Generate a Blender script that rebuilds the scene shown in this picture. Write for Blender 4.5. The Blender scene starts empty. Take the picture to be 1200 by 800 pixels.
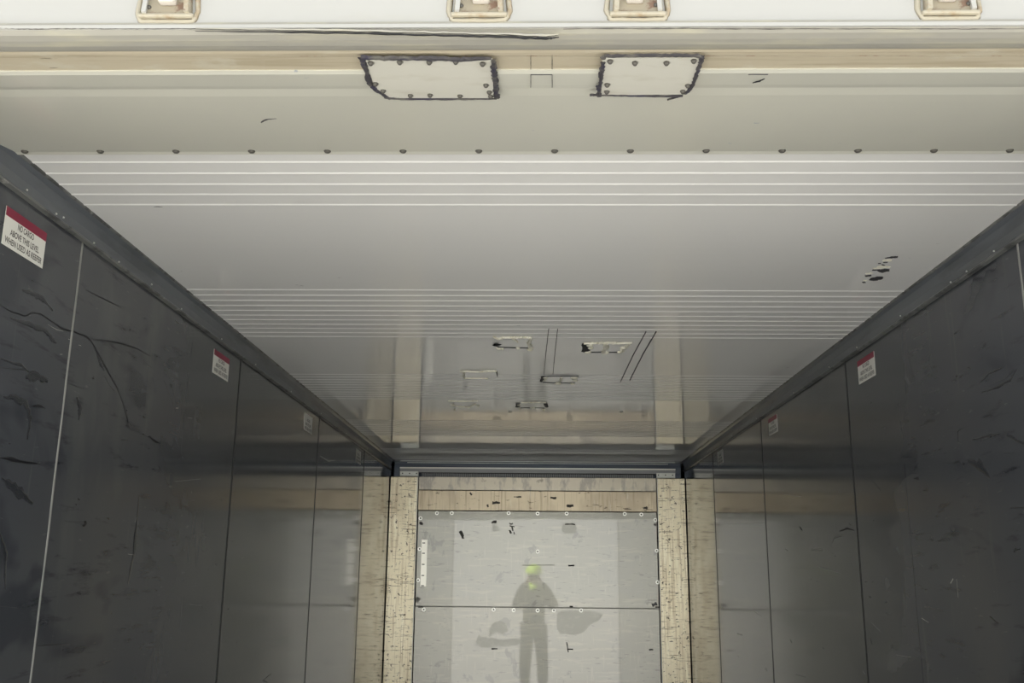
import bpy, bmesh, math, random
from mathutils import Vector, Matrix

# ------------------------------------------------------------------ camera
S = bpy.context.scene
COL = S.collection
F_PX, PITCH, YAW, ROLL = 1127.6, 0.237696, -0.02415, 0.009398
EYE = Vector((-0.0238, 0.0, 1.6))
fwd = Vector((math.sin(YAW)*math.cos(PITCH), math.cos(YAW)*math.cos(PITCH), math.sin(PITCH)))
rgt = Vector((math.cos(YAW), -math.sin(YAW), 0))
upv = rgt.cross(fwd)
r2 = rgt*math.cos(ROLL) + upv*math.sin(ROLL)
u2 = -rgt*math.sin(ROLL) + upv*math.cos(ROLL)
cd = bpy.data.cameras.new('camera'); cam = bpy.data.objects.new('camera', cd); COL.objects.link(cam)
cd.sensor_fit = 'HORIZONTAL'; cd.sensor_width = 36; cd.lens = 36*F_PX/1200
cd.clip_start = 0.02; cd.clip_end = 500
m = Matrix((r2, u2, -fwd)).transposed().to_4x4(); m.translation = EYE
cam.matrix_world = m
S.camera = cam

# ------------------------------------------------------------------ light
S.view_settings.view_transform = 'Standard'
S.view_settings.look = 'None'
S.view_settings.gamma = 1
S.view_settings.use_curve_mapping = False
S.view_settings.exposure = 0.0

w = bpy.data.worlds.new('sky'); S.world = w; w.use_nodes = True
nt = w.node_tree; nt.nodes.clear()
geo = nt.nodes.new('ShaderNodeTexCoord')
sep = nt.nodes.new('ShaderNodeSeparateXYZ'); nt.links.new(geo.outputs['Generated'], sep.inputs[0])
rmp = nt.nodes.new('ShaderNodeValToRGB')
mr = nt.nodes.new('ShaderNodeMapRange'); mr.inputs[1].default_value = -0.1; mr.inputs[2].default_value = 1
nt.links.new(sep.outputs['Z'], mr.inputs[0]); nt.links.new(mr.outputs[0], rmp.inputs[0])
e = rmp.color_ramp.elements
e[0].position = 0.0; e[0].color = (0.95, 0.95, 0.90, 1)
e[1].position = 1.0; e[1].color = (0.16, 0.19, 0.25, 1)
k = e.new(0.22); k.color = (0.95, 0.95, 0.92, 1)
k = e.new(0.5); k.color = (0.30, 0.33, 0.37, 1)
bg = nt.nodes.new('ShaderNodeBackground'); bg.inputs[1].default_value = 1.35
# brighter low sky on the side the doorway looks out to
m1 = nt.nodes.new('ShaderNodeMapRange'); m1.inputs[1].default_value = 0.55; m1.inputs[2].default_value = -1.0
m1.inputs[3].default_value = 0.8; m1.inputs[4].default_value = 1.9
nt.links.new(sep.outputs['Y'], m1.inputs[0])
mx = nt.nodes.new('ShaderNodeVectorMath'); mx.operation = 'SCALE'
nt.links.new(rmp.outputs[0], mx.inputs[0]); nt.links.new(m1.outputs[0], mx.inputs['Scale'])
nt.links.new(mx.outputs[0], bg.inputs[0])
wo = nt.nodes.new('ShaderNodeOutputWorld'); nt.links.new(bg.outputs[0], wo.inputs[0])

sd = bpy.data.lights.new('sun', 'SUN'); sd.energy = 17; sd.angle = math.radians(4); sd.color = (1, .97, .93)
so = bpy.data.objects.new('sun', sd); COL.objects.link(so)
so.rotation_euler = Vector((0.55, -0.12, -1.0)).to_track_quat('-Z', 'Y').to_euler()   # light travels towards -y: yard lit, doorway in open shade
so.location = (0, 0, 8)

# ------------------------------------------------------------------ constants (metres)
HW = 1.145          # half width of the hold
ZC = 2.4687         # ceiling
DE = 7.527          # face of the end bulkhead
D0 = 1.88           # where the ribbed ceiling starts
YH = 1.30           # outer face of the door header
rnd = random.Random(5)

# ------------------------------------------------------------------ materials
def stain(nt, col, color, scale, lo, hi, amt=1.0, seed=0, detail=4, rough=0.6, dist=0.0, kind='noise'):
    """mixes `color` over `col` where a stretched noise passes a threshold (wear and dirt with a shape of its own)"""
    tc = nt.nodes.new('ShaderNodeTexCoord'); mp = nt.nodes.new('ShaderNodeMapping')
    mp.inputs['Scale'].default_value = scale; mp.inputs['Location'].default_value = (seed*3.7, seed*1.9, seed*5.3)
    nt.links.new(tc.outputs['Object'], mp.inputs[0])
    n = nt.nodes.new('ShaderNodeTexNoise'); n.inputs['Scale'].default_value = 1
    n.inputs['Detail'].default_value = detail; n.inputs['Roughness'].default_value = rough; n.inputs['Distortion'].default_value = dist
    nt.links.new(mp.outputs[0], n.inputs['Vector'])
    r = nt.nodes.new('ShaderNodeMapRange'); r.inputs[1].default_value = lo; r.inputs[2].default_value = hi
    r.inputs[3].default_value = 0; r.inputs[4].default_value = amt
    nt.links.new(n.outputs[0], r.inputs[0])
    mix = nt.nodes.new('ShaderNodeMix'); mix.data_type = 'RGBA'
    nt.links.new(r.outputs[0], mix.inputs[0]); nt.links.new(col, mix.inputs[6]); mix.inputs[7].default_value = (*color, 1)
    return mix.outputs[2], r.outputs[0]

def mat(name, base, rough=0.5, metal=0.0, stains=(), coat=0.0, coat_rough=0.1, coat_ior=1.5, ior=1.5, spec=0.5, bump=None, rough_stain=0.0):
    mt = bpy.data.materials.new(name); mt.use_nodes = True; nt = mt.node_tree
    b = nt.nodes['Principled BSDF']
    rgb = nt.nodes.new('ShaderNodeRGB'); rgb.outputs[0].default_value = (*base, 1)
    c = rgb.outputs[0]; fac = None
    for s in stains:
        c, fac = stain(nt, c, **s)
    nt.links.new(c, b.inputs['Base Color'])
    b.inputs['Roughness'].default_value = rough; b.inputs['Metallic'].default_value = metal
    b.inputs['IOR'].default_value = ior; b.inputs['Specular IOR Level'].default_value = spec
    b.inputs['Coat Weight'].default_value = coat; b.inputs['Coat Roughness'].default_value = coat_rough; b.inputs['Coat IOR'].default_value = coat_ior
    if bump:
        sc, st, dist = bump
        tc = nt.nodes.new('ShaderNodeTexCoord'); mp = nt.nodes.new('ShaderNodeMapping'); mp.inputs['Scale'].default_value = sc
        nt.links.new(tc.outputs['Object'], mp.inputs[0])
        n = nt.nodes.new('ShaderNodeTexNoise'); n.inputs['Scale'].default_value = 1; n.inputs['Detail'].default_value = 2
        nt.links.new(mp.outputs[0], n.inputs['Vector'])
        bp = nt.nodes.new('ShaderNodeBump'); bp.inputs['Strength'].default_value = st; bp.inputs['Distance'].default_value = dist
        nt.links.new(n.outputs[0], bp.inputs['Height']); nt.links.new(bp.outputs[0], b.inputs['Normal'])
        if coat: nt.links.new(bp.outputs[0], b.inputs['Coat Normal'])
    return mt

def st(color, scale, lo, hi, amt=1.0, seed=0, **k):
    return dict(color=color, scale=scale, lo=lo, hi=hi, amt=amt, seed=seed, **k)

M = {}
M['entry'] = mat('entry_sheet_paint', (.62, .615, .54), .16, stains=[st((.56, .56, .50), (.8, .9, 1), .45, .62, .6, 1), st((.30, .34, .42), (26, 50, 1), .74, .76, .7, 3)], bump=((1.2, 1.0, 1), .1, .02))
M['ceiling'] = mat('ceiling_paint', (.87, .87, .85), .06, stains=[
    st((.84, .84, .82), (.8, .5, 1), .45, .62, .6, 1), st((.92, .92, .88), (.5, 2.2, 1), .55, .7, .5, 2),
    st((.20, .21, .22), (9, 26, 1), .735, .76, .8, 3)], bump=((1.2, 1.0, 1), .06, .02), ior=1.6)
M['cream'] = mat('weathered_cream_edge', (.46, .41, .31), .5, stains=[
    st((.36, .31, .22), (3, 60, 60), .5, .62, .7, 1), st((.50, .47, .38), (14, 30, 30), .55, .66, .7, 4),
    st((.10, .09, .07), (12, 60, 60), .72, .76, .8, 2)])
M['bead'] = mat('worn_rubber_coated_bead', (.36, .35, .31), .5, stains=[
    st((.46, .44, .34), (7, 40, 40), .48, .66, .7, 6), st((.15, .14, .12), (20, 30, 30), .71, .75, .8, 3)])
M['white_ext'] = mat('white_exterior_paint', (.46, .46, .44), .45, stains=[
    st((.43, .415, .35), (2.5, 6, 10), .58, .75, .5, 4), st((.30, .26, .16), (34, 30, 30), .76, .79, .7, 8)])
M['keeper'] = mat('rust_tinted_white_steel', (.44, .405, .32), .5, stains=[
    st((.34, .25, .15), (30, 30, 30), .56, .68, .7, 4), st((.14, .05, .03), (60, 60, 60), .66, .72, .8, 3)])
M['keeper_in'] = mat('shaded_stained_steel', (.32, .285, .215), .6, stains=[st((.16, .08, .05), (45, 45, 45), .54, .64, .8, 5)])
M['lug'] = mat('bare_white_lug', (.62, .58, .53), .4, stains=[st((.6, .25, .12), (70, 70, 70), .6, .66, .7, 5)])
WST = [st((.080, .084, .088), (1, .55, .8), .42, .62, .8, 1), st((.026, .030, .040), (1, 2.0, 3.6), .55, .63, .55, 5, detail=3, dist=.6),
       st((.030, .033, .040), (1, 5, 34), .58, .68, .6, 7), st((.11, .115, .11), (1, 3, 1.2), .60, .75, .6, 8),
       st((.15, .155, .15), (1, 16, 70), .67, .74, .5, 9), st((.006, .006, .008), (1, 9, 22), .71, .74, .9, 11), st((.10, .105, .10), (1, 30, 1.6), .62, .72, .45, 13)]
M['wall'] = mat('dark_grey_wall_sheet', (.060, .065, .076), .10, stains=WST, spec=.5, ior=1.6, bump=((1, 1.6, 1.1), .05, .02))
M['rail'] = mat('dark_grey_rail', (.115, .126, .142), .3, stains=[st((.07, .076, .085), (1, 2, 8), .5, .6, .7, 2), st((.30, .31, .31), (30, 22, 40), .74, .77, .8, 6)])
M['rail_edge'] = mat('worn_rail_edge', (.16, .165, .16), .4, stains=[st((.40, .40, .38), (30, 20, 40), .62, .70, .8, 6), st((.05, .05, .05), (10, 14, 10), .52, .6, .8, 3)])
M['seam_light'] = mat('pale_joint_strip', (.21, .21, .20), .4, stains=[st((.16, .17, .16), (1, 2, 6), .5, .62, .8, 2)])
M['seam_dark'] = mat('dark_joint', (.012, .013, .014), .5)
M['scuff'] = mat('black_scuff', (.006, .007, .010), .55)
M['scuff_soft'] = mat('dull_scuff', (.036, .039, .045), .12, ior=1.6)
M['scuff_pale'] = mat('pale_scratch', (.22, .22, .20), .5)
SCR = [st((.52, .43, .29), (90, 1, 3), .52, .62, .7, 3), st((.95, .90, .72), (60, 1, 4), .55, .63, .7, 6),
       st((.20, .16, .11), (8, 1, 110), .59, .65, .75, 2), st((.08, .07, .06), (22, 1, 70), .63, .67, .85, 12),
       st((.07, .06, .05), (34, 1, 40), .60, .65, .9, 9, detail=6)]
M['pillar'] = mat('scratched_tan_steel', (.86, .79, .60), .36, .85, stains=[st((.68, .60, .44), (3, 1, 1.2), .5, .62, .7, 1)]+SCR)
M['header_board'] = mat('scratched_tan_steel_board', (.64, .56, .42), .36, .85, stains=[st((.48, .41, .31), (4, 1, 2), .5, .62, .7, 4),
       st((.36, .29, .20), (70, 1, 2), .54, .66, .6, 3), st((.12, .10, .08), (12, 1, 40), .63, .67, .8, 5), st((.70, .68, .60), (30, 1, 5), .62, .70, .5, 8)])
M['header_board_top'] = mat('grey_stained_steel_board', (.58, .54, .45), .36, .85, stains=[st((.36, .34, .31), (14, 1, 5), .5, .6, .8, 2),
       st((.72, .70, .60), (36, 1, 6), .60, .70, .6, 8), st((.24, .22, .19), (10, 1, 9), .66, .72, .7, 6)])
PST = [st((.45, .445, .40), (3.2, 1, 4), .50, .56, .8, 2, detail=2), st((.54, .53, .45), (5, 1, 46), .55, .64, .7, 3), st((.54, .53, .46), (60, 1, 6), .60, .68, .6, 14), st((.27, .265, .25), (12, 1, 70), .62, .68, .6, 16), st((.30, .30, .28), (7, 1, 6), .62, .66, .6, 7, dist=.5),
       st((.10, .10, .09), (26, 1, 40), .735, .76, .8, 9), st((.07, .07, .06), (16, 1, 16), .765, .78, .8, 21)]
M['panel'] = mat('dull_grey_steel_panel', (.46, .455, .40), .40, .85, stains=PST, coat=1, coat_rough=.03, coat_ior=1.75)
M['strip'] = mat('pale_strip', (.95, .94, .86), .36, .9)
M['washer'] = mat('white_washer', (.98, .98, .92), .38, .9)
M['hole'] = mat('dark_hole', (.012, .012, .012), .7)
M['bright'] = mat('bright_trim', (.74, .76, .72), .4, .6)
M['gap'] = mat('dark_duct', (.10, .12, .15), .35, .6, stains=[st((.06, .075, .11), (1, 1, 20), .5, .6, .7, 2)])
M['comb'] = mat('grey_fin', (.34, .35, .36), .45, .6)
M['rivet'] = mat('dull_rivet', (.34, .34, .30), .45, .2)
M['rivet_dark'] = mat('dark_rivet', (.09, .085, .075), .5)
M['patch'] = mat('painted_patch_steel', (.66, .65, .58), .35, stains=[st((.56, .54, .46), (9, 20, 20), .52, .64, .6, 2), st((.16, .14, .12), (60, 60, 60), .75, .78, .8, 4)])
M['sealant_black'] = mat('black_sealant', (.055, .052, .060), .6, stains=[st((.14, .135, .12), (30, 60, 60), .5, .62, .7, 2), st((.03, .028, .06), (14, 30, 30), .55, .62, .7, 8)])
M['sealant_white'] = mat('cream_sealant', (.95, .93, .80), .5, stains=[st((.7, .66, .46), (50, 50, 50), .55, .65, .7, 2)])
M['sealant_grey'] = mat('ceiling_patch_steel', (.50, .50, .46), .2)
M['ink'] = mat('black_ink', (.05, .05, .055), .6)
M['stk_white'] = mat('white_sticker', (.80, .80, .75), .4)
M['stk_red'] = mat('dark_red_sticker', (.24, .012, .045), .4)
M['stk_ink'] = mat('sticker_print', (.08, .075, .07), .5)
M['floor'] = mat('aluminium_floor', (.78, .79, .78), .5, .15, stains=[st((.6, .6, .58), (2, 1, 1), .5, .6, .6, 2)])
M['ground'] = mat('concrete_yard', (.52, .51, .48), .85, stains=[st((.44, .43, .41), (.4, .4, 1), .45, .6, .8, 2), st((.56, .54, .50), (3, 3, 1), .55, .65, .5, 5)])

# ------------------------------------------------------------------ mesh helpers
def obj(name, bm, material, parent=None, smooth=False):
    me = bpy.data.meshes.new(name)
    bmesh.ops.recalc_face_normals(bm, faces=bm.faces)
    bm.to_mesh(me); bm.free()
    me.materials.append(material)
    if smooth:
        for p in me.polygons: p.use_smooth = True
    o = bpy.data.objects.new(name, me); COL.objects.link(o)
    if parent:
        o.parent = parent; o.matrix_parent_inverse = Matrix.Identity(4)
    return o

def struct(name, bm, material, parent=None, smooth=False):
    o = obj(name, bm, material, parent, smooth)
    if not parent: o['kind'] = 'structure'
    return o

def empty(name, loc=(0, 0, 0)):
    o = bpy.data.objects.new(name, None); COL.objects.link(o); o.location = loc; o.empty_display_size = .05
    return o

def tag(o, label, cat, group=None):
    o['label'] = label; o['category'] = cat
    if group: o['group'] = group
    return o

def box(bm, x0, x1, y0, y1, z0, z1, bev=0.0):
    vs = [bm.verts.new(p) for p in [(x0, y0, z0), (x1, y0, z0), (x1, y1, z0), (x0, y1, z0), (x0, y0, z1), (x1, y0, z1), (x1, y1, z1), (x0, y1, z1)]]
    fs = [bm.faces.new([vs[i] for i in f]) for f in [(0, 3, 2, 1), (4, 5, 6, 7), (0, 1, 5, 4), (1, 2, 6, 5), (2, 3, 7, 6), (3, 0, 4, 7)]]
    if bev:
        es = list({e for f in fs for e in f.edges})
        bmesh.ops.bevel(bm, geom=es, offset=bev, segments=2, profile=.6, affect='EDGES')
    return bm

def B(*a, bev=0.0):
    return box(bmesh.new(), *a, bev=bev)

def extrude_x(prof, x0, x1, nx=1):
    """closed (y,z) profile swept along x"""
    bm = bmesh.new(); rings = []
    for i in range(nx+1):
        x = x0+(x1-x0)*i/nx
        rings.append([bm.verts.new((x, y, z)) for y, z in prof])
    n = len(prof)
    for a, b in zip(rings, rings[1:]):
        for i in range(n): bm.faces.new((a[i], a[(i+1) % n], b[(i+1) % n], b[i]))
    bm.faces.new(rings[0]); bm.faces.new(rings[-1][::-1])
    return bm

def extrude_y(prof, y0, y1, jit=0.0, ny=1, jidx=()):
    """closed (x,z) profile swept along y, some profile corners wandering a little"""
    bm = bmesh.new(); rings = []
    for i in range(ny+1):
        y = y0+(y1-y0)*i/ny
        rings.append([bm.verts.new((x, y, z + (rnd.uniform(-jit, jit) if q in jidx else 0))) for q, (x, z) in enumerate(prof)])
    n = len(prof)
    for a, b in zip(rings, rings[1:]):
        for i in range(n): bm.faces.new((a[i], a[(i+1) % n], b[(i+1) % n], b[i]))
    bm.faces.new(rings[0]); bm.faces.new(rings[-1][::-1])
    return bm

def slab(bm, pts, nrm, t):
    """polygon given thickness t along nrm"""
    nrm = Vector(nrm).normalized()*t
    a = [bm.verts.new(Vector(p)) for p in pts]; b = [bm.verts.new(Vector(p)+nrm) for p in pts]
    n = len(pts)
    for i in range(n): bm.faces.new((a[i], a[(i+1) % n], b[(i+1) % n], b[i]))
    bm.faces.new(a[::-1]); bm.faces.new(b)
    return bm

def ribbon(bm, pts, widths, nrm, t, jit=0.0, sub=1):
    """flat raised bead / scratch following pts on a surface with normal nrm"""
    nrm = Vector(nrm).normalized(); P = [Vector(p) for p in pts]
    if isinstance(widths, (int, float)): widths = [widths]*len(P)
    Q = []; Wd = []
    for i in range(len(P)-1):
        for s in range(sub):
            f = s/sub; Q.append(P[i].lerp(P[i+1], f)); Wd.append(widths[i]*(1-f)+widths[i+1]*f)
    Q.append(P[-1]); Wd.append(widths[-1])
    L = []; R = []
    for i, q in enumerate(Q):
        d = (Q[min(i+1, len(Q)-1)]-Q[max(i-1, 0)]).normalized(); s = d.cross(nrm).normalized()
        a = Wd[i]/2*(1+rnd.uniform(-jit, jit)); b = Wd[i]/2*(1+rnd.uniform(-jit, jit))
        L.append(q+s*a); R.append(q-s*b)
    va = [[bm.verts.new(v) for v in (l, l.lerp(r, .25)+nrm*t, l.lerp(r, .75)+nrm*t, r)] for l, r in zip(L, R)]
    for a, b in zip(va, va[1:]):
        for i in range(4): bm.faces.new((a[i], a[(i+1) % 4], b[(i+1) % 4], b[i]))
    bm.faces.new(va[0]); bm.faces.new(va[-1][::-1])
    return bm

def disc(bm, c, nrm, r, t, seg=14, dome=.6, sx=1.0):
    nrm = Vector(nrm).normalized(); a = nrm.orthogonal().normalized(); b = nrm.cross(a); c = Vector(c)
    rings = []
    for rr, h in ((r, 0), (r*.95, t*.5), (r*dome, t)):
        rings.append([bm.verts.new(c+(a*math.cos(6.28318*i/seg)+b*math.sin(6.28318*i/seg))*rr+nrm*h) for i in range(seg)])
    for p, q in zip(rings, rings[1:]):
        for i in range(seg): bm.faces.new((p[i], p[(i+1) % seg], q[(i+1) % seg], q[i]))
    bm.faces.new(rings[0][::-1]); bm.faces.new(rings[-1])
    return bm

def ray(px, py):
    return fwd + r2*((px-600)/F_PX) + u2*((400-py)/F_PX)
def on(px, py, axis, val):
    """real point on a real plane of the hold"""
    d = ray(px, py); return EYE + d*((val-EYE[axis])/d[axis])

# ------------------------------------------------------------------ the hold
# ceiling: sloping entry sheet, lip, then groups of pressed ribs at every panel joint
ribs = [1.935, 1.995, 2.057, 2.118, 2.183]
for c in (3.209, 4.53, 5.85, 7.17):
    ribs += [c + .0615*k for k in range(-5, 6) if c + .0615*k < DE-.03]
prof = [(1.884, ZC)]
for d in ribs:
    prof += [(d-.006, ZC), (d-.002, ZC-.0018), (d+.002, ZC-.0018), (d+.005, ZC)]
prof += [(DE+.45, ZC), (DE+.45, ZC+.1), (1.884, ZC+.1)]
ceil = struct('ceiling', extrude_x(prof, -HW-.03, HW+.03), M['ceiling'])
obj('entry_sheet', extrude_x([(1.515, 2.423), (1.53, 2.426), (1.56, 2.4275), (1.868, ZC-.006), (1.880, ZC-.007), (1.8845, ZC+.001), (1.884, ZC+.1), (1.515, ZC+.1)], -HW-.03, HW+.03), M['entry'], ceil)
obj('pen_line', ribbon(bmesh.new(), [on(306, 143, 2, 2.4400), on(313, 139, 2, 2.4415), on(324, 138, 2, 2.4418)], [.0012, .004, .0015], (0, 0, -1), .002, .5, 5), M['ink'], ceil)
for k in range(14):   # rivets along the entry lip
    p = on(33+88.1*k, 176.5, 2, ZC)
    obj('rivet', disc(bmesh.new(), (p.x, 1.862, ZC-.0065), (0, .12, -1), .0075, .005), M['rivet_dark'], ceil, True)

WY0 = 1.46
for s, side in ((-1, 'left'), (1, 'right')):
    a, b = sorted((s*HW, s*(HW+.07)))
    wl = struct('wall_'+side, B(a, b, WY0, DE+.45, -.02, ZC+.1), M['wall'])
    x = s*HW
    n = (-s, 0, 0)
    for i, d in enumerate((2.237, 3.566, 4.955, 6.33)):
        if i == 0:
            wd = .0075
            obj('joint_strip', ribbon(bmesh.new(), [(x, d-.002, .02), (x, d+.002, 1.4), (x, d, 2.395)], wd, n, .002, .25, 14), M['seam_light'], wl)
        else:
            obj('joint_strip', B(*sorted((x, x-s*.0015)), d-.004, d+.004, .02, 2.395), M['seam_dark'], wl)
    if side == 'right':
        obj('joint_strip', B(*sorted((x, x-s*.0010)), 3.070, 3.073, .02, 1.95), M['scuff_soft'], wl)
    # angled rail along the top of the wall
    pr = [(s*(HW+.01), ZC+.01), (s*(HW-.016), ZC+.002), (s*(HW-.016), ZC-.008), (s*(HW-.006), ZC-.014), (s*(HW-.002), ZC-.040), (s*(HW-.006), ZC-.066), (s*(HW-.012), ZC-.074), (s*(HW+.01), ZC-.076)]
    tr = struct('trim_%d' % (1 if s < 0 else 2), extrude_y(pr, WY0, DE+.02, .0012, 60, (1, 2, 6, 7)), M['rail'])
    ed = [(s*(HW+.004), ZC-.0725), (s*(HW-.0135), ZC-.0725), (s*(HW-.0135), ZC-.0775), (s*(HW+.004), ZC-.079)]
    obj('lower_edge', extrude_y(ed, WY0, DE+.02, .0014, 70, (1, 2)), M['rail_edge'], tr)
    ed = [(s*(HW+.004), ZC+.002), (s*(HW-.020), ZC+.002), (s*(HW-.020), ZC-.004), (s*(HW-.008), ZC-.010)]
    obj('upper_edge', extrude_y(ed, WY0, DE+.0, .0012, 70, (2,)), M['rail_edge'], tr)
    for d in (1.93, 2.03, 2.12, 2.31, 2.45, 2.62, 2.92, 3.35, 3.78, 4.3, 5.0, 5.7, 6.4):
        dd = d+rnd.uniform(-.06, .06)
        obj('rivet', disc(bmesh.new(), (s*(HW-.008), dd, ZC-.062+rnd.uniform(-.004, .004)), (-s, 0, -.2), .0028, .003, 8), M['bright'], tr, True)

# floor: aluminium T rails
bm = bmesh.new(); box(bm, -HW-.03, HW+.03, 1.36, DE+.45, -.12, -.035)
for i in range(38):
    x = -HW+.03+i*.0603; box(bm, x-.018, x+.018, 1.37, DE, -.008, 0); box(bm, x-.003, x+.003, 1.37, DE, -.036, -.008)
struct('floor', bm, M['floor'])
struct('wall_back', B(-HW-.07, HW+.07, DE+.36, DE+.45, -.1, ZC+.1), M['gap'])

# scuffs on the left wall (real marks lying on the sheet)
wl = bpy.data.objects['wall_left']; wr = bpy.data.objects['wall_right']
def wall_marks(parent, s, lines, material, name='scuff_mark'):
    for pts, wpx in lines:
        P = [on(px, py, 0, s*HW) for px, py in pts]
        W_ = [wpx*abs(p.y)/F_PX for p in P]; W_[0] *= .3; W_[-1] *= .3
        obj(name, ribbon(bmesh.new(), P, W_, (-s, 0, 0), .0004, .45, 5), material, parent)
wall_marks(wl, -1, [
    ([(0, 357), (15, 366), (30, 370), (37, 366), (48, 368), (60, 376), (72, 385), (85, 388), (99, 393), (107, 399), (118, 420), (128, 438), (137, 454), (144, 472), (150, 494), (154, 505)], 2.2),
    ([(107, 398), (125, 399), (145, 403), (160, 408), (176, 417)], 1.8),
    ([(101, 340), (115, 347), (130, 354), (141, 360)], 1.8),
    ([(122, 440), (128, 450), (134, 458)], 2.0), ([(168, 422), (178, 431)], 1.2), ([(192, 445), (200, 465), (206, 482)], 1.2), ([(201, 452), (208, 478)], 1.0),
    ([(38, 476), (45, 475), (53, 478)], 4.5), ([(176, 512), (180, 516), (186, 519)], 4), ([(142, 515), (149, 516)], 3.5),
    ([(0, 430), (30, 434), (60, 444)], 1.2), ([(80, 449), (100, 456)], 1.2), ([(0, 536), (14, 538), (24, 541), (46, 543)], 5),
    ([(76, 610), (100, 613)], 1.4), ([(42, 757), (60, 755), (82, 755)], 1.4), ([(229, 645), (230, 668)], 1.3),
    ([(318, 789), (308, 797), (316, 800)], 1.6), ([(0, 710), (20, 712)], 1.4), ([(263, 545), (268, 545)], 3),
    ], M['scuff'])
wall_marks(wl, -1, [
    ([(12, 372), (34, 380), (54, 388), (62, 398), (66, 402)], 6), ([(26, 340), (40, 345), (52, 352), (62, 364)], 7),
    ([(4, 465), (18, 466), (30, 472), (36, 490), (32, 515)], 9), ([(30, 442), (42, 440), (56, 446)], 16), ([(90, 465), (94, 480), (92, 492)], 10),
    ([(110, 405), (118, 425), (122, 434)], 6), ([(163, 580), (158, 640), (150, 684)], 9), ([(2, 560), (20, 575), (38, 590)], 14),
    ([(0, 625), (6, 650), (6, 690)], 10), ([(0, 420), (25, 428), (34, 436)], 4), ([(160, 452), (172, 457)], 3)], M['scuff_soft'])
wall_marks(wl, -1, [([(56, 380), (66, 386), (74, 388)], 1.0), ([(205, 564), (235, 561)], .8), ([(158, 612), (161, 604)], 1), ([(222, 708), (236, 709)], 1),
    ([(70, 415), (73, 415)], 1.6), ([(80, 397), (82, 398)], 1.6), ([(92, 404), (95, 405)], 1.6), ([(206, 478), (209, 478)], 1.6), ([(220, 489), (225, 490)], 1),
    ([(375, 534), (385, 540), (393, 539)], 1.4), ([(150, 649), (157, 650)], 1)], M['scuff_pale'], 'scratch')
wall_marks(wr, 1, [
    ([(1128, 502), (1122, 505), (1123, 518), (1128, 520)], 1.8), ([(1150, 515), (1157, 513)], 2.4), ([(1126, 540), (1130, 548)], 5), ([(1134, 540), (1138, 548)], 2),
    ([(1174, 531), (1186, 530)], 2), ([(1058, 536), (1068, 535)], 2.4), ([(1108, 543), (1124, 543)], 1.6), ([(1184, 595), (1200, 594)], 3.5), ([(1090, 625), (1093, 632)], 4),
    ([(937, 617), (940, 621)], 4), ([(984, 622), (993, 619), (1001, 621)], 2.4), ([(995, 613), (997, 615)], 2), ([(920, 643), (923, 645)], 2.5), ([(1020, 748), (1022, 755)], 3),
    ([(926, 749), (928, 753)], 3.2), ([(884, 716), (892, 722)], 1.2), ([(932, 790), (944, 793)], 1), ([(1044, 756), (1048, 757)], 3), ([(897, 783), (899, 786)], 3), ([(865, 768), (866, 770)], 2.5),
    ([(864, 742), (870, 744)], 2), ([(964, 759), (966, 760)], 2.5), ([(1150, 443), (1166, 436)], 1.6), ([(1162, 450), (1178, 443), (1188, 434)], 1.2)], M['scuff'])
wall_marks(wr, 1, [([(1146, 450), (1160, 437), (1176, 430)], 3), ([(1150, 460), (1168, 454), (1184, 445), (1192, 432)], 3), ([(1140, 515), (1160, 510), (1172, 508)], 4),
    ([(1135, 540), (1150, 545), (1160, 560)], 12), ([(1180, 510), (1200, 520)], 14), ([(1160, 722), (1170, 730)], 5), ([(1020, 560), (1032, 575)], 2)], M['scuff_soft'])
wall_marks(wr, 1, [([(1114, 683), (1117, 678)], 5), ([(1121, 678), (1123, 700)], 1), ([(951, 644), (964, 644)], 3), ([(1020, 728), (1032, 740)], 1), ([(1080, 724), (1088, 729)], 1.6),
    ([(975, 636), (978, 630), (990, 627)], 1), ([(960, 664), (985, 672)], 1), ([(852, 613), (895, 614)], .9), ([(1011, 786), (1014, 790)], 1.4), ([(1050, 767), (1068, 770)], .8),
    ([(917, 579), (940, 582)], .9)], M['scuff_pale'], 'scratch')

# door header: white outer face, worn bead, cream soffit, pale inner lip
HX = 1.30
hd = struct('trim_3', extrude_x([(YH, 2.408), (YH, 2.80), (1.515, 2.80), (1.515, 2.56), (YH+.02, 2.56), (YH+.02, 2.404)], -HX, HX), M['white_ext'])
arc = [(YH-.002, 2.3990), (YH+.006, 2.3955), (YH+.020, 2.3940), (YH+.036, 2.3945), (YH+.052, 2.3980), (YH+.064, 2.4025), (YH+.070, 2.406)]
obj('edge_bead', extrude_x(arc+[(YH+.07, 2.43), (YH+.006, 2.43), (YH+.006, 2.412), (YH-.002, 2.412)], -HX, HX, 1), M['bead'], hd, False)
lip = [(YH-.006, 2.4000), (YH-.006, 2.4060), (YH+.004, 2.4085), (YH+.004, 2.399)]
obj('drip_edge', extrude_x(lip, -HX, HX), M['white_ext'], hd)
obj('soffit', extrude_x([(YH+.068, 2.4045), (YH+.074, 2.4035), (YH+.076, 2.408), (YH+.088, 2.4075), (YH+.090, 2.4095), (YH+.137, 2.4095), (YH+.137, 2.47), (YH+.068, 2.47)], -HX, HX), M['cream'], hd)
obj('soffit_lip', extrude_x([(YH+.135, 2.4075), (YH+.146, 2.4065), (YH+.150, 2.4085), (YH+.205, 2.4180), (YH+.212, 2.4195), (YH+.216, 2.426), (YH+.216, 2.47), (YH+.135, 2.47)], -HX, HX), M['entry'], hd)
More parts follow.
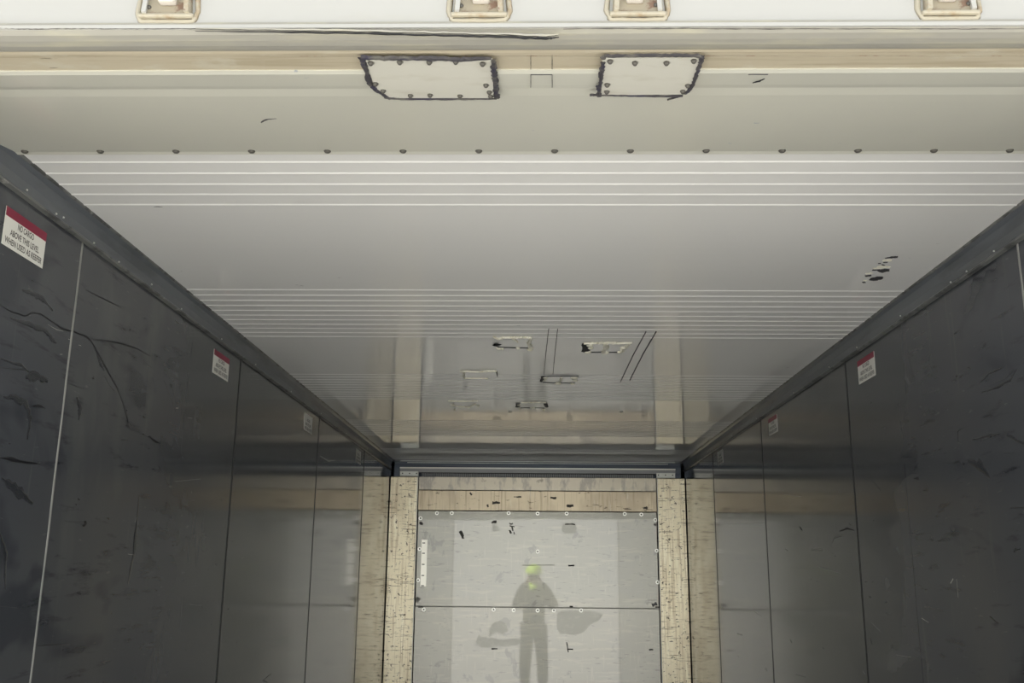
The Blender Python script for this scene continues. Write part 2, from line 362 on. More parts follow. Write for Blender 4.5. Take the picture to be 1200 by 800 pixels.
# torn strip of old coating along the bead, lifting at its right end
P = [on(px, py, 1, YH-.004) for px, py in [(230, 33.5), (330, 34.5), (430, 36), (520, 38.5), (590, 40), (640, 42), (655, 40.5)]]
obj('loose_coating', ribbon(bmesh.new(), P, [.002, .004, .0045, .004, .004, .006, .002], (0, -1, -.5), .004, .4, 8), M['bead'], hd)
P = [p+Vector((0, .0, -.0045)) for p in P]
obj('crack_and_lip_shadow', ribbon(bmesh.new(), P, [.0006, .0022, .0032, .0026, .0034, .0050, .0012], (0, -1, -.5), .0046, .4, 8), M['scuff'], hd)  # dark crack in the coating, thinning leftwards into the painted shadow under the lip
for (x0, x1) in ((-20, 230), (660, 1220)):
    P = [on(x0+(x1-x0)*i/12, 33.6+rnd.uniform(-.4, .4), 1, YH-.005) for i in range(13)]
    obj('crack_and_lip_shadow', ribbon(bmesh.new(), P, .0012, (0, -1, -.5), .0012, .6, 6), M['rivet_dark'], hd)  # thin dark ribbons stand for the shadow line under the drip edge
P = [on(-20+1240*i/20, 65.5+rnd.uniform(-.3, .3), 2, 2.4093) for i in range(21)]
obj('soffit_dark_line', ribbon(bmesh.new(), P, .0018, (0, 0, -1), .0006, .7, 5), M['keeper_in'], hd)  # thin dark line drawn along the soffit
for x in (622, 647):
    P = [on(x, 62, 2, 2.4093), on(x, 73, 2, 2.4092), on(x, 82, 2, 2.4092)]
    obj('pen_line', ribbon(bmesh.new(), P, .0009, (0, 0, -1), .0005, .5, 5), M['ink'], hd)
# small square mark between the two patches
for x0, x1, y0, y1 in ((622, 647, 86, 101),):
    zf = lambda py: 2.4095+.004*(py-86)/15
    Q = [on(x0, y0, 2, 2.4090), on(x1, y0, 2, 2.4090), on(x1, y1, 2, 2.4165), on(x0, y1, 2, 2.4165)]
    for a, b in ((0, 1), (0, 3), (1, 2)):
        obj('pen_line', ribbon(bmesh.new(), [Q[a]-Vector((0, 0, .002)), Q[b]-Vector((0, 0, .002))], .0011, (0, -.1, -1), .001, .3, 6), M['ink'], hd)
P = [on(877, 87, 2, 2.4085), on(900, 87, 2, 2.4085)]
obj('pen_line', ribbon(bmesh.new(), P, .0018, (0, 0, -1), .001, .4, 6), M['ink'], hd)
P = [on(882, 97, 2, 2.414), on(890, 95, 2, 2.413), on(896, 92, 2, 2.412)]
obj('pen_line', ribbon(bmesh.new(), P, [.001, .005, .001], (0, 0, -1), .001, .4, 6), M['scuff'], hd)
for s, nm in ((-1, 4), (1, 5)):   # door posts
    a, b = sorted((s*HW, s*HX)); struct('trim_%d' % nm, B(a, b, YH, WY0+.06, -.15, 2.41, bev=.01), M['white_ext'])
struct('trim_6', B(-HX, HX, YH, 1.37, -.15, -.005, bev=.008), M['white_ext'])
struct('wall_roof', B(-HX, HX, 1.5, DE+.6, ZC+.1, ZC+.2), M['white_ext'])
for s, nm in ((-1, 'outer_left'), (1, 'outer_right')):
    a, b = sorted((s*(HW+.07), s*HX)); struct('wall_'+nm, B(a, b, WY0+.06, DE+.6, -.15, ZC+.1), M['white_ext'])
bm = bmesh.new(); bmesh.ops.create_grid(bm, x_segments=2, y_segments=2, size=60)
for v in bm.verts: v.co.z = -.15
struct('ground', bm, M['ground'])

# ------------------------------------------------------------------ cam keepers on the header
def keeper(cx, label, flip=1):
    t = empty('cam_keeper', (cx, YH, 2.418)); tag(t, label, 'door lock keeper', 'cam keepers on the white header')
    b0, b1 = .038, .030
    bm = bmesh.new()
    slab(bm, [(-b0, -.001, .004), (b0, -.001, .004), (b1, -.001, .15), (-b1, -.001, .15)], (0, -1, 0), .006)
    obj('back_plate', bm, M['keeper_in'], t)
    bm = bmesh.new()
    box(bm, -b0-.004, b0+.004, -.010, 0, 0, .006, bev=.002)
    obj('bottom_shelf', bm, M['keeper'], t, True)
    for s in (-1, 1):
        bm = bmesh.new()
        slab(bm, [(s*b0, 0, .004), (s*(b0-.002), -.014, .006), (s*(b1-.004), -.014, .15), (s*b1, 0, .15)], (-s, 0, 0), .007)
        obj('side_cheek', bm, M['keeper'] if s*flip > 0 else M['white_ext'], t)
    bm = bmesh.new(); box(bm, -.014+.004*flip, .012+.004*flip, -.022, -.006, .019, .07, bev=.004)
    obj('lug', bm, M['lug'], t, True)
    obj('weld_bead', ribbon(bmesh.new(), [(-b1-.006, 0, .15), (-b0-.008, 0, .012), (-b0-.002, 0, -.004), (b0+.002, 0, -.004), (b0+.008, 0, .012), (b1+.006, 0, .15)], .009, (0, -1, 0), .004, .2, 5), M['keeper'], t, True)
    obj('bolt', disc(bmesh.new(), (-.027*flip, -.007, .017), (0, -1, 0), .0035, .003, 10), M['rivet_dark'], t, True)
for (px, py, lab, fl) in ((193.5, 17.5, 'rust-edged white cam keeper farthest left on the header', 1), (561, 19.5, 'white cam keeper above the left riveted patch plate', 1),
                      (748, 18.5, 'white cam keeper above the right riveted patch plate', -1), (1115.5, 14, 'rust-edged white cam keeper farthest right on the header', -1)):
    p = on(px, py, 1, YH-.01); keeper(p.x, lab, fl)

# ------------------------------------------------------------------ riveted patch plates
def hz(py):      # height of the plate surface: rides over the bead, soffit and lip
    pts = [(60, 2.4000), (66, 2.4010), (84, 2.4030), (101, 2.4110), (116, 2.4175)]
    for (a, za), (b, zb) in zip(pts, pts[1:]):
        if py <= b: return za+(zb-za)*max(0, (py-a))/(b-a)
    return pts[-1][1]
def pp(px, py, off=0.0):
    return on(px, py, 2, hz(py)-off)
def patch_plate(label, upper, lower, seal, rivets, extra=()):
    c = pp(sum(q[0] for q in upper)/len(upper), 80)
    t = empty('patch_plate', c); tag(t, label, 'patch plate', 'riveted patch plates on the door header')
    bm = bmesh.new()
    slab(bm, [pp(*q)-c for q in upper], (0, 0, -1), .0015); slab(bm, [pp(*q)-c for q in lower], (0, 0, -1), .0015)
    obj('plate', bm, M['patch'], t)
    for pts, wd in seal:
        P = [pp(*q, off=.0006)-c for q in pts]
        obj('sealant', ribbon(bmesh.new(), P, [x*.00175 for x in wd], (0, -.15, -1), .0035, .42, 9), M['sealant_black'], t)
    for q in rivets:
        obj('rivet', disc(bmesh.new(), pp(*q, off=.0015)-c, (0, 0, -1), .0046, .0055, 14), M['rivet_dark'] , t, True)
        obj('rivet_seat', disc(bmesh.new(), pp(q[0]+.3, q[1]+.6, off=.0014)-c, (0, 0, -1), .0056, .0014, 14), M['rivet'], t, True)
patch_plate('wider riveted patch plate outlined in black sealant, left of the two',
    [(428, 68), (577, 68), (578, 101), (439, 101)], [(439, 101), (578, 101), (579, 114), (456, 114), (446, 106.5)],
    [([(423, 67), (450, 68), (500, 68), (540, 69), (576, 67.5)], [5, 5.5, 5.5, 5.5, 2.2]), ([(424, 67), (428, 80), (434, 98)], [6, 5, 6]), ([(434, 97), (441, 105), (452, 112), (457, 115)], [6, 5, 5, 2]),
     ([(450, 113), (470, 115), (510, 115), (545, 115), (582, 114.5)], [3, 2.6, 2.8, 2.6, 1.2]), ([(578, 69), (579, 85), (581, 100), (582, 114)], [5.5, 5.5, 5.5, 6])],
    [(434.5, 73), (468.5, 72), (503, 72), (534, 71.5), (565.5, 74), (440, 97.5), (449, 105.5), (481, 111), (504, 110.5), (539, 111.5), (569.5, 99), (573.5, 107), (575, 112)])
patch_plate('narrower riveted patch plate outlined in black sealant, right of the two',
    [(706, 67), (822, 67), (812, 101), (705, 101)], [(705, 101), (812, 101), (803, 109.5), (704, 111)],
    [([(706, 68), (709, 65), (740, 64.5), (780, 64), (816, 64.5), (823, 67)], [5, 3.6, 3.2, 3, 4, 5]), ([(707, 72), (705, 85), (703.5, 100)], [4, 4.5, 4]), ([(702, 100), (702, 112)], [5.5, 5]),
     ([(691, 110.5), (705, 110.5), (740, 111), (775, 112), (800, 111.5)], [2, 2, 2, 1.8, 1.6]), ([(823, 67), (819, 80), (814, 93), (811, 101), (803, 109)], [4.5, 4, 3.6, 4.5, 4.5]), ([(782, 116), (792, 113), (800, 111)], [.8, 1.2, .8])],
    [(715, 71), (744, 73), (781, 73), (813, 70.5), (711.5, 98.5), (711, 106.5), (806, 99.5), (800, 106)])

# ------------------------------------------------------------------ ceiling repairs
def cp(px, py): return on(px, py, 2, ZC-.0004)
def repair(label, q, strokes, dark, blobs):
    c = cp(sum(a[0] for a in q)/4, sum(a[1] for a in q)/4)
    t = empty('ceiling_patch', c); tag(t, label, 'ceiling patch', 'sealed repair patches on the ceiling')
    obj('patch_panel', slab(bmesh.new(), [cp(*a)-c for a in q], (0, 0, -1), .0030), M['ceiling'], t)
    for pts, wd in strokes:
        P = [cp(*a)-c-Vector((0, 0, .002)) for a in pts]
        obj('sealant', ribbon(bmesh.new(), P, [w_*.0042 for w_ in wd], (0, 0, -1), .006, .55, 6), M['sealant_white'], t)
    for pts, wd in dark:
        P = [cp(*a)-c-Vector((0, 0, .003)) for a in pts]
        obj('open_gap', ribbon(bmesh.new(), P, [w_*.0042 for w_ in wd], (0, 0, -1), .003, .3, 4), M['scuff'], t)
    for (a, b), r in blobs:
        obj('sealant_blob', disc(bmesh.new(), cp(a, b)-c-Vector((0, 0, .002)), (0, 0, -1), r*.0042, .008, 9), M['sealant_white'], t, True)
repair('largest sealed ceiling patch, nearest on the left, ragged cream sealant', [(583, 396), (621, 396), (622, 406), (585, 406)],
    [([(578, 393), (584, 396), (590, 394), (604, 394), (612, 394), (622, 394)], [1, 3.5, 3.5, 5, 4, 2]), ([(622, 394), (620, 400), (622, 407)], [2, 5, 4]), ([(600, 394), (607, 399)], [4, 1])],
    [([(581, 404), (584, 402)], [7, 7]), ([(583, 405.5), (600, 406), (620, 406.5)], [1.4, 1.2, 1.4])],
    [((585, 406.5), 3), ((589, 407), 1.8), ((607, 406), 2), ((621, 408), 3)])
repair('sealed ceiling patch with dark left end and crossbar of sealant, nearest on the right', [(688, 402), (735, 402), (728, 411), (688, 411)],
    [([(684, 401), (700, 400.5), (712, 400.5), (725, 401), (741, 400)], [2, 4, 6, 5, 1]), ([(711, 401), (708, 411)], [5, 5]), ([(738, 401), (732, 406), (727, 412)], [2, 5, 3])],
    [([(687, 401), (686, 411)], [9, 7]), ([(688, 411.5), (705, 411.5), (726, 411.5)], [1.6, 1.6, 1.6])],
    [((691, 403), 3.5), ((689, 411), 3.5), ((692, 406), 3), ((709, 411.5), 4), ((726, 411), 2.5), ((730, 406), 3.5)])
repair('faint cream-edged ceiling patch on the left of the middle row', [(544, 434.5), (581, 434.5), (581, 441), (544, 441)],
    [([(539, 434), (545, 433.5), (558, 434.5), (575, 433.5), (582, 433.5)], [1, 3, 3.2, 2.4, 2]), ([(543, 434), (544, 442)], [4.5, 2]), ([(544, 442), (560, 442), (572, 442.3)], [2, 1.6, 1])],
    [([(582, 434), (583, 440)], [1.6, 1])], [])
repair('ceiling patch reached by two pen lines, right of the middle row', [(639, 440), (676, 440), (674, 446.5), (638, 446.5)],
    [([(640, 440), (638, 445)], [4, 4]), ([(658, 441), (656, 447)], [3, 3]), ([(650, 448), (655, 447.5)], [3, 3])],
    [([(636, 440), (660, 439.5), (678, 439.5)], [1.6, 1.6, 1.2]), ([(636.5, 440), (634.5, 446)], [3.5, 3.5]), ([(636, 447), (655, 447.6), (674, 447.5)], [1.4, 1.4, 1.4])],
    [((639, 441), 3), ((654, 448), 4), ((673, 441.5), 4), ((674, 444.5), 3), ((671, 448), 3)])
repair('farthest left ceiling patch with broken sealant outline', [(532, 470), (560, 470), (560, 475), (532, 475)],
    [([(525, 468.5), (545, 469), (560, 468.5)], [1, 1.4, 1.4]), ([(531, 474), (540, 475.5), (550, 475.5), (558, 472)], [4, 1.6, 2.4, 2])],
    [], [((530, 473.5), 3), ((549, 476), 2.5), ((533, 478.5), 1.6), ((560, 474), 1.8)])
repair('farthest right ceiling patch with dark ends and cream top edge', [(610, 471), (639, 471), (639, 476), (610, 476)],
    [([(611, 470.5), (625, 470.5), (640, 470.5)], [2, 4.5, 3]), ([(622, 477), (626, 476.6)], [3, 3])],
    [([(607, 472), (606.5, 476)], [5, 5]), ([(640, 472), (640, 476)], [5, 5]), ([(608, 476.8), (638, 477)], [1.2, 1.2])],
    [((608, 473), 2.6), ((609, 477), 2), ((637, 479), 2.2), ((623, 477), 2.6)])
for a, b, wd in (((643, 385), (637.5, 438), .002), ((653.5, 385), (648, 438), .002), ((757, 388), (727, 447), .002), ((769, 388), (738, 445), .0032)):
    o = obj('pen_line', ribbon(bmesh.new(), [cp(*a), cp((a[0]+b[0])/2, (a[1]+b[1])/2-2), cp(*b)], wd, (0, 0, -1), .0042, .2, 12), M['ink'], ceil)
for q in ((598, 482), (728, 482)):
    obj('washer', disc(bmesh.new(), cp(*q), (0, 0, -1), .010, .005), M['washer'], ceil, True)
    obj('washer_hole', disc(bmesh.new(), cp(*q)-Vector((0, 0, .005)), (0, 0, -1), .004, .001), M['hole'], ceil, True)
# scraped remains of a notice on the ceiling
t = empty('notice_residue', cp(1030, 316)); tag(t, 'torn remains of a notice, black print scraps on the ceiling near the right wall', 'torn notice')
c = cp(1030, 316)
for pts, wd in (([(1037, 302.3), (1045, 301.6), (1052, 301)], [.5, 2.4, 2.2]), ([(1035, 307.5), (1040, 307.3)], [1, 1.2]), ([(1029, 308.5), (1032, 308.5)], [1, 1]), ([(1034, 310.5), (1036, 310)], [2, 2]),
                ([(1031, 318.5), (1036, 317), (1040, 315)], [3.5, 5, 2.5]), ([(1022, 316.5), (1031, 316)], [1.4, 1.6]), ([(1022, 328.5), (1027, 326.5), (1031, 324)], [3, 5, 3]),
                ([(1014, 323.5), (1021, 322.5)], [2.6, 2.2]), ([(1011, 331), (1014, 330.5)], [2, 2])):
    P = [cp(*a)-c for a in pts]
    obj('print_scrap', ribbon(bmesh.new(), P, [w_*.0075 for w_ in wd], (0, 0, -1), .0012, .25, 5), M['ink'], t)
for pts, wd in (([(1034, 305.5), (1045, 304.5)], [2, 3]), ([(1024, 315), (1034, 312.8), (1043, 313)], [1.5, 4, 1.5]), ([(1015, 321), (1022, 319.5)], [2, 2.5]), ([(1013, 329), (1015, 328)], [2, 2])):
    P = [cp(*a)-c for a in pts]
    obj('paper_scrap', ribbon(bmesh.new(), P, [w_*.0075 for w_ in wd], (0, 0, -1), .001, .4, 5), M['sealant_white'], t)

# ------------------------------------------------------------------ end bulkhead
ZB = 2.337
bk = empty('end_bulkhead', (0, DE, 0)); tag(bk, 'tan-framed steel end bulkhead with two grey panels below the dark air gap', 'bulkhead')
def bl(bm):
    for v in bm.verts: v.co.y -= DE
    return bm
for s in (-1, 1):
    xo, xi = s*(HW-.004), s*.925
    bm = B(*sorted((xo, xi)), DE-.012, DE+.05, .0, ZB, bev=.006)
    pl = obj('pillar', bl(bm), M['pillar'], bk)
    bm = B(*sorted((xo, xo-s*.018)), DE-.020, DE-.010, .0, ZB-.002, bev=.003)
    obj('corner_strip', bl(bm), M['pillar'], pl)
    bm = B(*sorted((xi, xi+s*.006)), DE-.015, DE-.008, .0, ZB-.002, bev=.001)
    obj('edge_strip', bl(bm), M['bright'], pl)
    # pierced angle on top of the pillar
    bm = B(*sorted((s*1.07, s*.925)), DE-.010, DE-.002, ZB+.008, ZB+.040, bev=.002)
    box(bm, *sorted((s*1.07, s*.925)), DE-.010, DE+.03, ZB+.002, ZB+.006)
    br = obj('angle_bracket', bl(bm), M['bright'], pl)
    for k in range(3):
        obj('bolt_hole', bl(disc(bmesh.new(), (s*(.94+.055*k), DE-.010, ZB+.024), (0, -1, 0), .005, .0015, 10)), M['hole'], br)
obj('top_board', bl(B(-.922, .922, DE-.004, DE+.04, 2.235, ZB, bev=.003)), M['header_board_top'], bk)
obj('lower_board', bl(B(-.922, .922, DE-.006, DE+.04, 2.079, 2.232, bev=.003)), M['header_board'], bk)
up = obj('upper_panel', bl(B(-.918, .918, DE-.003, DE+.03, 1.364, 2.074, bev=.002)), M['panel'], bk)
lo = obj('lower_panel', bl(B(-.920, .920, DE-.001, DE+.03, .12, 1.360, bev=.002)), M['panel'], bk)
obj('panel_cover_strip', bl(B(-.918, .918, DE-.005, DE, 1.358, 1.366)), M['rivet'], bk)
M['dull_patch'] = mat('dull_worn_unreflecting', (.45, .45, .40), .42, .85, coat=.55, coat_rough=.06, coat_ior=1.7, stains=[st((.50, .50, .44), (20, 1, 30), .5, .62, .7, 3)])
def blot(pts, par):
    P = [on(*q, 1, DE-.003) for q in pts]
    Q = []
    for i, a in enumerate(P):
        b = P[(i+1) % len(P)]; n = max(1, int((b-a).length/.015))
        for k in range(n):
            q = a.lerp(b, k/n); Q.append(Vector((q.x+rnd.uniform(-.006, .006), q.y, q.z+rnd.uniform(-.006, .006))))
    P = Q
    bm = bmesh.new(); slab(bm, [(p.x, -.0028, p.z) for p in P], (0, -1, 0), .0008); obj('worn_unreflecting_patch', bm, M['dull_patch'], par)
blot([(491, 600), (768, 601), (768, 608), (700, 609), (640, 608), (560, 609.5), (491, 609)], up)  # top strip: darker colour put in where the doorway's reflection ends
blot([(575, 618), (579, 613), (584, 616), (585, 622), (578, 623)], up); blot([(658, 618), (662, 612), (672, 612), (677, 618), (674, 625), (664, 626), (659, 623)], up)
blot([(572, 738), (577, 730), (586, 727), (593, 731), (596, 738), (590, 744), (582, 741), (574, 746)], lo)
blot([(556, 752), (562, 745), (575, 748), (590, 750), (606, 748), (614, 752), (600, 757), (580, 757), (566, 760)], lo)
blot([(654, 716), (690, 715.5), (706, 719), (702, 727), (692, 731), (684, 741), (672, 744), (656, 743), (652, 734)], lo)
def screw(px, py, parent):
    p = on(px, py, 1, DE-.004); p.y = -.0025
    obj('screw', disc(bmesh.new(), p, (0, -1, 0), .0155, .003, 16, .97), M['washer'], parent)
    obj('screw_hole', disc(bmesh.new(), p+Vector((0, -.0031, 0)), (0, -1, 0), .0062, .001, 8), M['hole'], parent)
for q in ((492.8, 607), (512, 601), (529.5, 601), (596, 601), (630, 601.5), (664, 601.5), (732, 602), (751.5, 602.6), (768, 609), (630, 646), (491.7, 643), (769.6, 645), (490, 679.6), (770.6, 682)):
    screw(*q, up)
for q in ((496.6, 714), (578.5, 714), (602, 714.6), (630, 715), (649, 715), (681, 715)): screw(*q, lo)
for (a, b, wd, par) in ((669.5, 662.5, 7, up), (579.5, 760, 7, lo), (668, 760.5, 7, lo), (763, 761, 5, lo), (669.5, 710.5, 4, lo), (483.5, 734, 3, lo), (775.5, 738, 3, lo), (493, 711, 6, lo), (771, 711, 6, lo)):
    P = [on(a-wd/2, b, 1, DE-.004), on(a+wd/2, b, 1, DE-.004)]
    for p in P: p.y = -.003
    obj('slot', ribbon(bmesh.new(), P, .010, (0, -1, 0), .002, .3, 3), M['hole'], par)
# worn marks on the panels
for pts, wd, par, mm in (([(539, 622), (542, 627), (542, 631)], 3, up, 'rivet_dark'), ([(597, 613), (599, 614), (601, 613)], 1.6, up, 'rivet_dark'), ([(597, 616), (603, 617)], 1.2, up, 'rivet_dark'), ([(600, 617), (601, 622)], 1.6, up, 'rivet_dark'), ([(597, 621), (599, 625)], 1.8, up, 'rivet_dark'), ([(602, 623), (603, 626)], 1.2, up, 'rivet_dark'), ([(492, 614), (495, 612)], 4, up, 'rivet_dark'),
                     ([(576, 612), (582, 611)], 2.5, up, 'rivet_dark'), ([(662, 614), (674, 614)], 2, up, 'rivet_dark'), ([(766, 614), (769, 615)], 3, up, 'rivet_dark'),
                     ([(612, 662), (650, 662)], .8, up, 'rivet'), ([(764, 709), (770, 707)], 4, up, 'scuff_soft'), ([(664, 752), (666, 764)], 1.2, lo, 'scuff_soft'), ([(488, 705), (491, 700)], 4, up, 'rivet')):
    P = [on(*q, 1, DE-.003) for q in pts]
    for p in P: p.y = -.003
    obj('scuff_mark', ribbon(bmesh.new(), P, wd*DE/F_PX, (0, -1, 0), .0012, .5, 4), M[mm], par)
for pts, wd in (([(577, 589), (586, 589)], 3), ([(664, 593), (672, 592)], 3), ([(571, 591), (572, 594)], 2), ([(754, 595), (759, 595)], 3), ([(602, 582), (611, 582)], 1.4), ([(645, 583), (652, 583)], 2.4), ([(551, 577), (553, 580)], 2)):
    P = [on(*q, 1, DE-.006) for q in pts]
    for p in P: p.y = -.006
    obj('scuff_mark', ribbon(bmesh.new(), P, wd*DE/F_PX, (0, -1, 0), .0012, .5, 4), M['rivet_dark'], bk)
p0, p1 = on(494.5, 632, 1, DE), on(501, 687, 1, DE)
ssp = obj('slotted_strip', B(-.885, -.840, -.007, -.001, p1.z, p0.z, bev=.001), M['strip'], bk)
for k, py in enumerate((636, 648, 661, 674, 686)):
    p = on(498, py, 1, DE)
    obj('slot', B(-.878, -.857, -.0085, -.006, p.z-.004, p.z+.003), M['hole'], ssp)
# what fills the air gap above the bulkhead
obj('fan_deck', B(-HW+.01, HW-.01, .03, .34, ZB-.06, ZB-.04), M['gap'], bk)
obj('gap_rail', B(-1.075, 1.075, .005, .013, 2.402, 2.412), M['bright'], bk)
obj('gap_rail', B(-1.075, 1.075, .012, .018, 2.372, 2.402), M['comb'], bk)
obj('gap_rail', B(-1.02, 1.02, .020, .026, 2.447, 2.4505), M['bright'], bk)
obj('gap_rail', B(-1.075, 1.075, .020, .026, 2.460, 2.4640), M['bright'], bk)
obj('gap_back_sheet', B(-1.13, 1.13, .10, .11, 2.30, 2.466), M['gap'], bk)
bm = bmesh.new()
n = 150
for i in range(n):
    x = -.90+1.80*i/(n-1)
    box(bm, x-.003, x+.003, .030, .050, ZB-.004, ZB+.030)
g = obj('grille_fins', bm, M['comb'], bk)
obj('grille_top', B(-.92, .92, .028, .052, ZB+.030, ZB+.036), M['hole'], bk)

# ------------------------------------------------------------------ warning stickers
def text_mesh(body, size):
    cu = bpy.data.curves.new('lettering', 'FONT'); cu.body = body; cu.size = size; cu.align_x = 'CENTER'; cu.align_y = 'CENTER'; cu.offset = .0004
    o = bpy.data.objects.new('lettering', cu); COL.objects.link(o)
    bpy.context.view_layer.update()
    me = bpy.data.meshes.new_from_object(o.evaluated_get(bpy.context.evaluated_depsgraph_get()))
    bpy.data.objects.remove(o); me.materials.clear(); return me
SW, SH = .172, .084
lines = [('NO CARGO', .013, .068), ('ABOVE THIS LEVEL', -.008, .122), ('WHEN USED AS REEFER', -.028, .156)]
protos = {}
def sticker(s, d, z, label, red=True):
    """local frame: x along the wall as read, y up, z off the wall"""
    t = empty('warning_sticker', (s*(HW-.0002), d, z)); tag(t, label, 'warning sticker', 'no-cargo height stickers on the walls')
    t.rotation_euler = (math.pi/2, 0, s*-math.pi/2 if s > 0 else math.pi/2)
    if s < 0: t.rotation_euler = (math.pi/2, 0, math.pi/2)
    else: t.rotation_euler = (math.pi/2, 0, -math.pi/2)
    def part(nm, mk, mm):
        if nm not in protos:
            bm = mk(); me = bpy.data.meshes.new(nm); bmesh.ops.recalc_face_normals(bm, faces=bm.faces); bm.to_mesh(me); bm.free(); me.materials.append(mm); protos[nm] = me
        o = bpy.data.objects.new(nm, protos[nm]); COL.objects.link(o); o.parent = t; return o
    part('sticker_sheet', lambda: B(-SW/2, SW/2, -SH/2, SH/2, -.0005, .0010), M['stk_white'])
    if red: part('red_band', lambda: B(-SW/2, SW/2, SH/2-.020, SH/2+.0002, .0008, .0014), M['stk_red'])
    for body, yy, wd in lines:
        key = 'lettering '+body
        if key not in protos:
            me = text_mesh(body, .020)
            xs = [v.co.x for v in me.vertices]; ys = [v.co.y for v in me.vertices]
            k = wd/(max(xs)-min(xs)); kx = (max(xs)+min(xs))/2; ky = (max(ys)+min(ys))/2; h = .0140/(max(ys)-min(ys))
            for v in me.vertices: v.co.x = (v.co.x-kx)*k; v.co.y = (v.co.y-ky)*h+yy; v.co.z = .0013
            me.name = 'lettering'; me.materials.append(M['stk_ink']); protos[key] = me
        o = bpy.data.objects.new('lettering', protos[key]); COL.objects.link(o); o.parent = t
    return t
for s, d, z, lab, red in ((-1, 1.978, 2.309, 'red and white NO CARGO sticker nearest the doorway on left wall', True),
    (-1, 3.342, 2.317, 'red and white NO CARGO sticker second along the left wall', True),
    (-1, 4.710, 2.319, 'NO CARGO sticker without red band, third along the left wall', False),
    (-1, 6.115, 2.323, 'small pale NO CARGO sticker on left wall nearest the end bulkhead', False),
    (1, 3.342, 2.318, 'red and white NO CARGO sticker nearest the doorway on right wall', True),
    (1, 4.702, 2.322, 'farther red and white NO CARGO sticker on the right wall', True),
    (1, 6.070, 2.328, 'small pale NO CARGO sticker on right wall nearest the end bulkhead', False)):
    sticker(s, d, z, lab, red)

# ------------------------------------------------------------------ the photographer, mirrored faintly in the end panels
M['skin'] = mat('skin', (.45, .27, .19), .5)
M['hivis'] = mat('lime_hi_vis_cloth', (.62, .95, .03), .6)
M['jacket'] = mat('dark_navy_cloth', (.030, .038, .055), .8)
M['trousers'] = mat('dark_grey_cloth', (.035, .038, .045), .85)
M['boot'] = mat('black_boot_leather', (.02, .018, .016), .5)
M['phone'] = mat('black_phone_glass', (.01, .01, .012), .2)
M['eye'] = mat('eye_white', (.7, .7, .68), .3)
M['hair'] = mat('brown_hair', (.05, .03, .02), .7)
def skin(name, verts, edges, radii, material, parent, root=0, sub=2):
    me = bpy.data.meshes.new(name); me.from_pydata(verts, edges, []); me.update()
    o = bpy.data.objects.new(name, me); COL.objects.link(o); o.parent = parent
    md = o.modifiers.new('skin', 'SKIN'); md.use_smooth_shade = True
    sv = me.skin_vertices[0].data if me.skin_vertices else None
    if sv is None:
        bm = bmesh.new(); bm.from_mesh(me); bm.verts.layers.skin.verify(); bm.to_mesh(me); bm.free(); sv = me.skin_vertices[0].data
    for i, r in enumerate(radii):
        sv[i].radius = r if isinstance(r, tuple) else (r, r)
        sv[i].use_root = (i == root)
    sb = o.modifiers.new('sub', 'SUBSURF'); sb.levels = sub; sb.render_levels = sub
    me.materials.append(material)
    return o
per = empty('person', (-.02, -.50, -.15)); tag(per, 'person in lime cap and dark workwear, mirrored in the end panel', 'person')
V = []; Eg = []; R = []
def add(p, r, link=None):
    V.append(p); R.append(r)
    if link is not None: Eg.append((link, len(V)-1))
    return len(V)-1
pel = add((0, 0, .98), (.15, .11)); wst = add((0, .01, 1.14), (.135, .10), pel); chs = add((0, .01, 1.36), (.16, .11), wst)
upc = add((0, 0, 1.49), (.12, .085), chs); nk = add((0, .0, 1.57), .055, upc); nk2 = add((0, .02, 1.63), .055, nk)
jaw = add((0, .035, 1.67), (.065, .078), nk2); hd_ = add((0, .02, 1.745), (.078, .095), jaw); crn = add((0, .01, 1.81), (.062, .075), hd_)
tips = {}
for s in (-1, 1):
    hp = add((s*.10, 0, .92), .088, pel); kn = add((s*.13, .02, .52), .060, hp); cf = add((s*.135, -.01, .36), .056, kn); an = add((s*.14, -.02, .10), .038, cf); to = add((s*.155, .12, .045), .035, an)
    sh = add((s*.19, 0, 1.47), .062, upc); el = add((s*.31 if s > 0 else s*.26, .10, 1.27), .045, sh); fa = add((s*.20, .27, 1.46), .036, el); wr_ = add((s*.105, .38, 1.63), .026, fa)
    pm = add((s*.085, .405, 1.69), (.034, .020), wr_)
    for k in range(4):
        a = add((s*(.078-.004*k), .425, 1.665+.022*k), .0095, pm); b = add((s*.060, .440, 1.668+.022*k), .009, a); c_ = add((s*(.040+.004*abs(k-1)), .437, 1.670+.022*k), .008, b)
    a = add((s*.080, .392, 1.725), .011, pm); b = add((s*.058, .402, 1.745), .0095, a)
body = skin('body', V, Eg, R, M['skin'], per)
ns = skin('nose', [(0, .118, 1.745), (0, .132, 1.722), (0, .122, 1.712)], [(0, 1), (1, 2)], [.010, .014, .010], M['skin'], per)
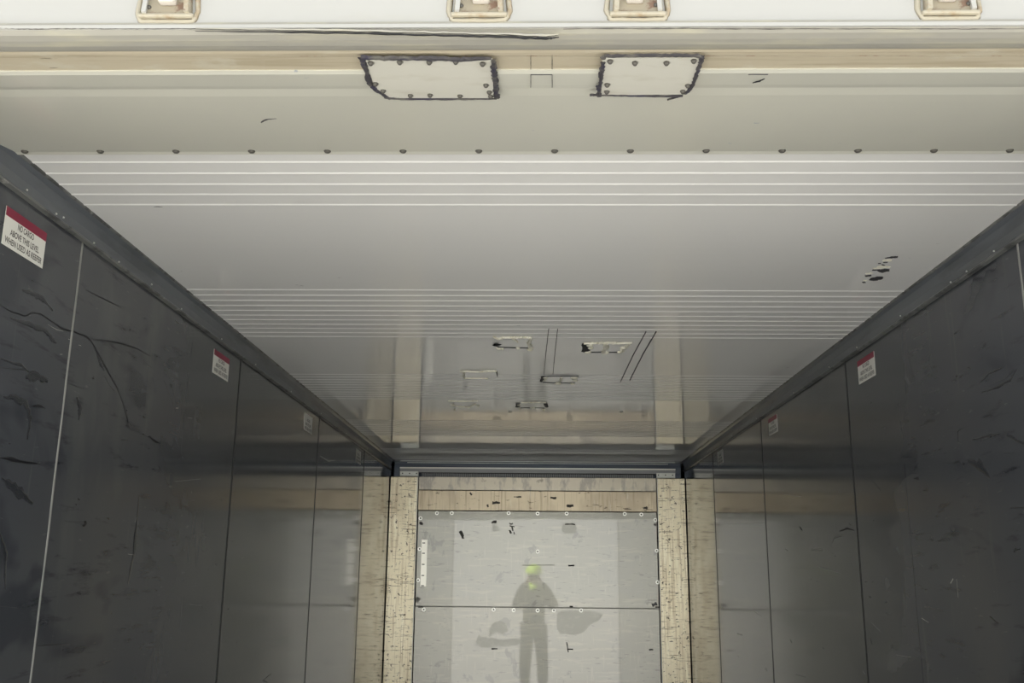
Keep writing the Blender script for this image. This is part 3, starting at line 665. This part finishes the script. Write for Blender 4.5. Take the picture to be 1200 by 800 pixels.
for s in (-1, 1):
    bm = bmesh.new(); bmesh.ops.create_uvsphere(bm, u_segments=12, v_segments=8, radius=.012)
    for v in bm.verts: v.co += Vector((s*.031, .100, 1.748))
    obj('eye', bm, M['eye'], per, True)
    bm = bmesh.new(); bmesh.ops.create_uvsphere(bm, u_segments=10, v_segments=8, radius=.03)
    for v in bm.verts: v.co = Vector((v.co.x*.3+s*.082, v.co.y*.6+.015, v.co.z+1.735))
    obj('ear', bm, M['skin'], per, True)
obj('mouth', B(-.022, .022, .108, .116, 1.684, 1.690, bev=.002), M['stk_red'], per)
def cloth(name, ids, material, grow):
    mp_ = {j: i for i, j in enumerate(ids)}
    ed = [(mp_[a], mp_[b]) for a, b in Eg if a in mp_ and b in mp_]
    return skin(name, [V[j] for j in ids], ed, [tuple(r_+grow for r_ in (R[j] if isinstance(R[j], tuple) else (R[j], R[j]))) for j in ids], material, per)
n0 = 9; stp = 24      # vertices per side
L0, R0 = n0, n0+(len(V)-n0)//2
arm = lambda b: [b+5, b+6, b+7, b+8]
cloth('trousers', [pel, L0, L0+1, L0+2, L0+3, R0, R0+1, R0+2, R0+3], M['trousers'], .04)
cloth('jacket', [pel, wst, chs, upc]+arm(L0)+arm(R0), M['jacket'], .050)
cloth('hi_vis_yoke', [upc, nk, nk2], M['hivis'], .075)
for b in (L0, R0): cloth('boot', [b+3, b+4], M['boot'], .016)
bm = bmesh.new(); bmesh.ops.create_uvsphere(bm, u_segments=24, v_segments=14, radius=.142)
bmesh.ops.delete(bm, geom=[v for v in bm.verts if v.co.z < -.005], context='VERTS')
for v in bm.verts: v.co = Vector((v.co.x*.98, v.co.y*1.12+.012, v.co.z*1.0+1.775))
slab(bm, [(-.085, .08, 1.770), (-.06, .165, 1.765), (0, .195, 1.765), (.06, .165, 1.765), (.085, .08, 1.770)], (0, 0, 1), .006)
obj('cap', bm, M['hivis'], per, True)
ph = obj('phone', B(-.075, .075, -.005, .004, -.037, .037, bev=.003), M['phone']); ph.location = (-.0238, -.045, 1.565)
tag(ph, 'dark phone held sideways in both hands by the photographer', 'phone')
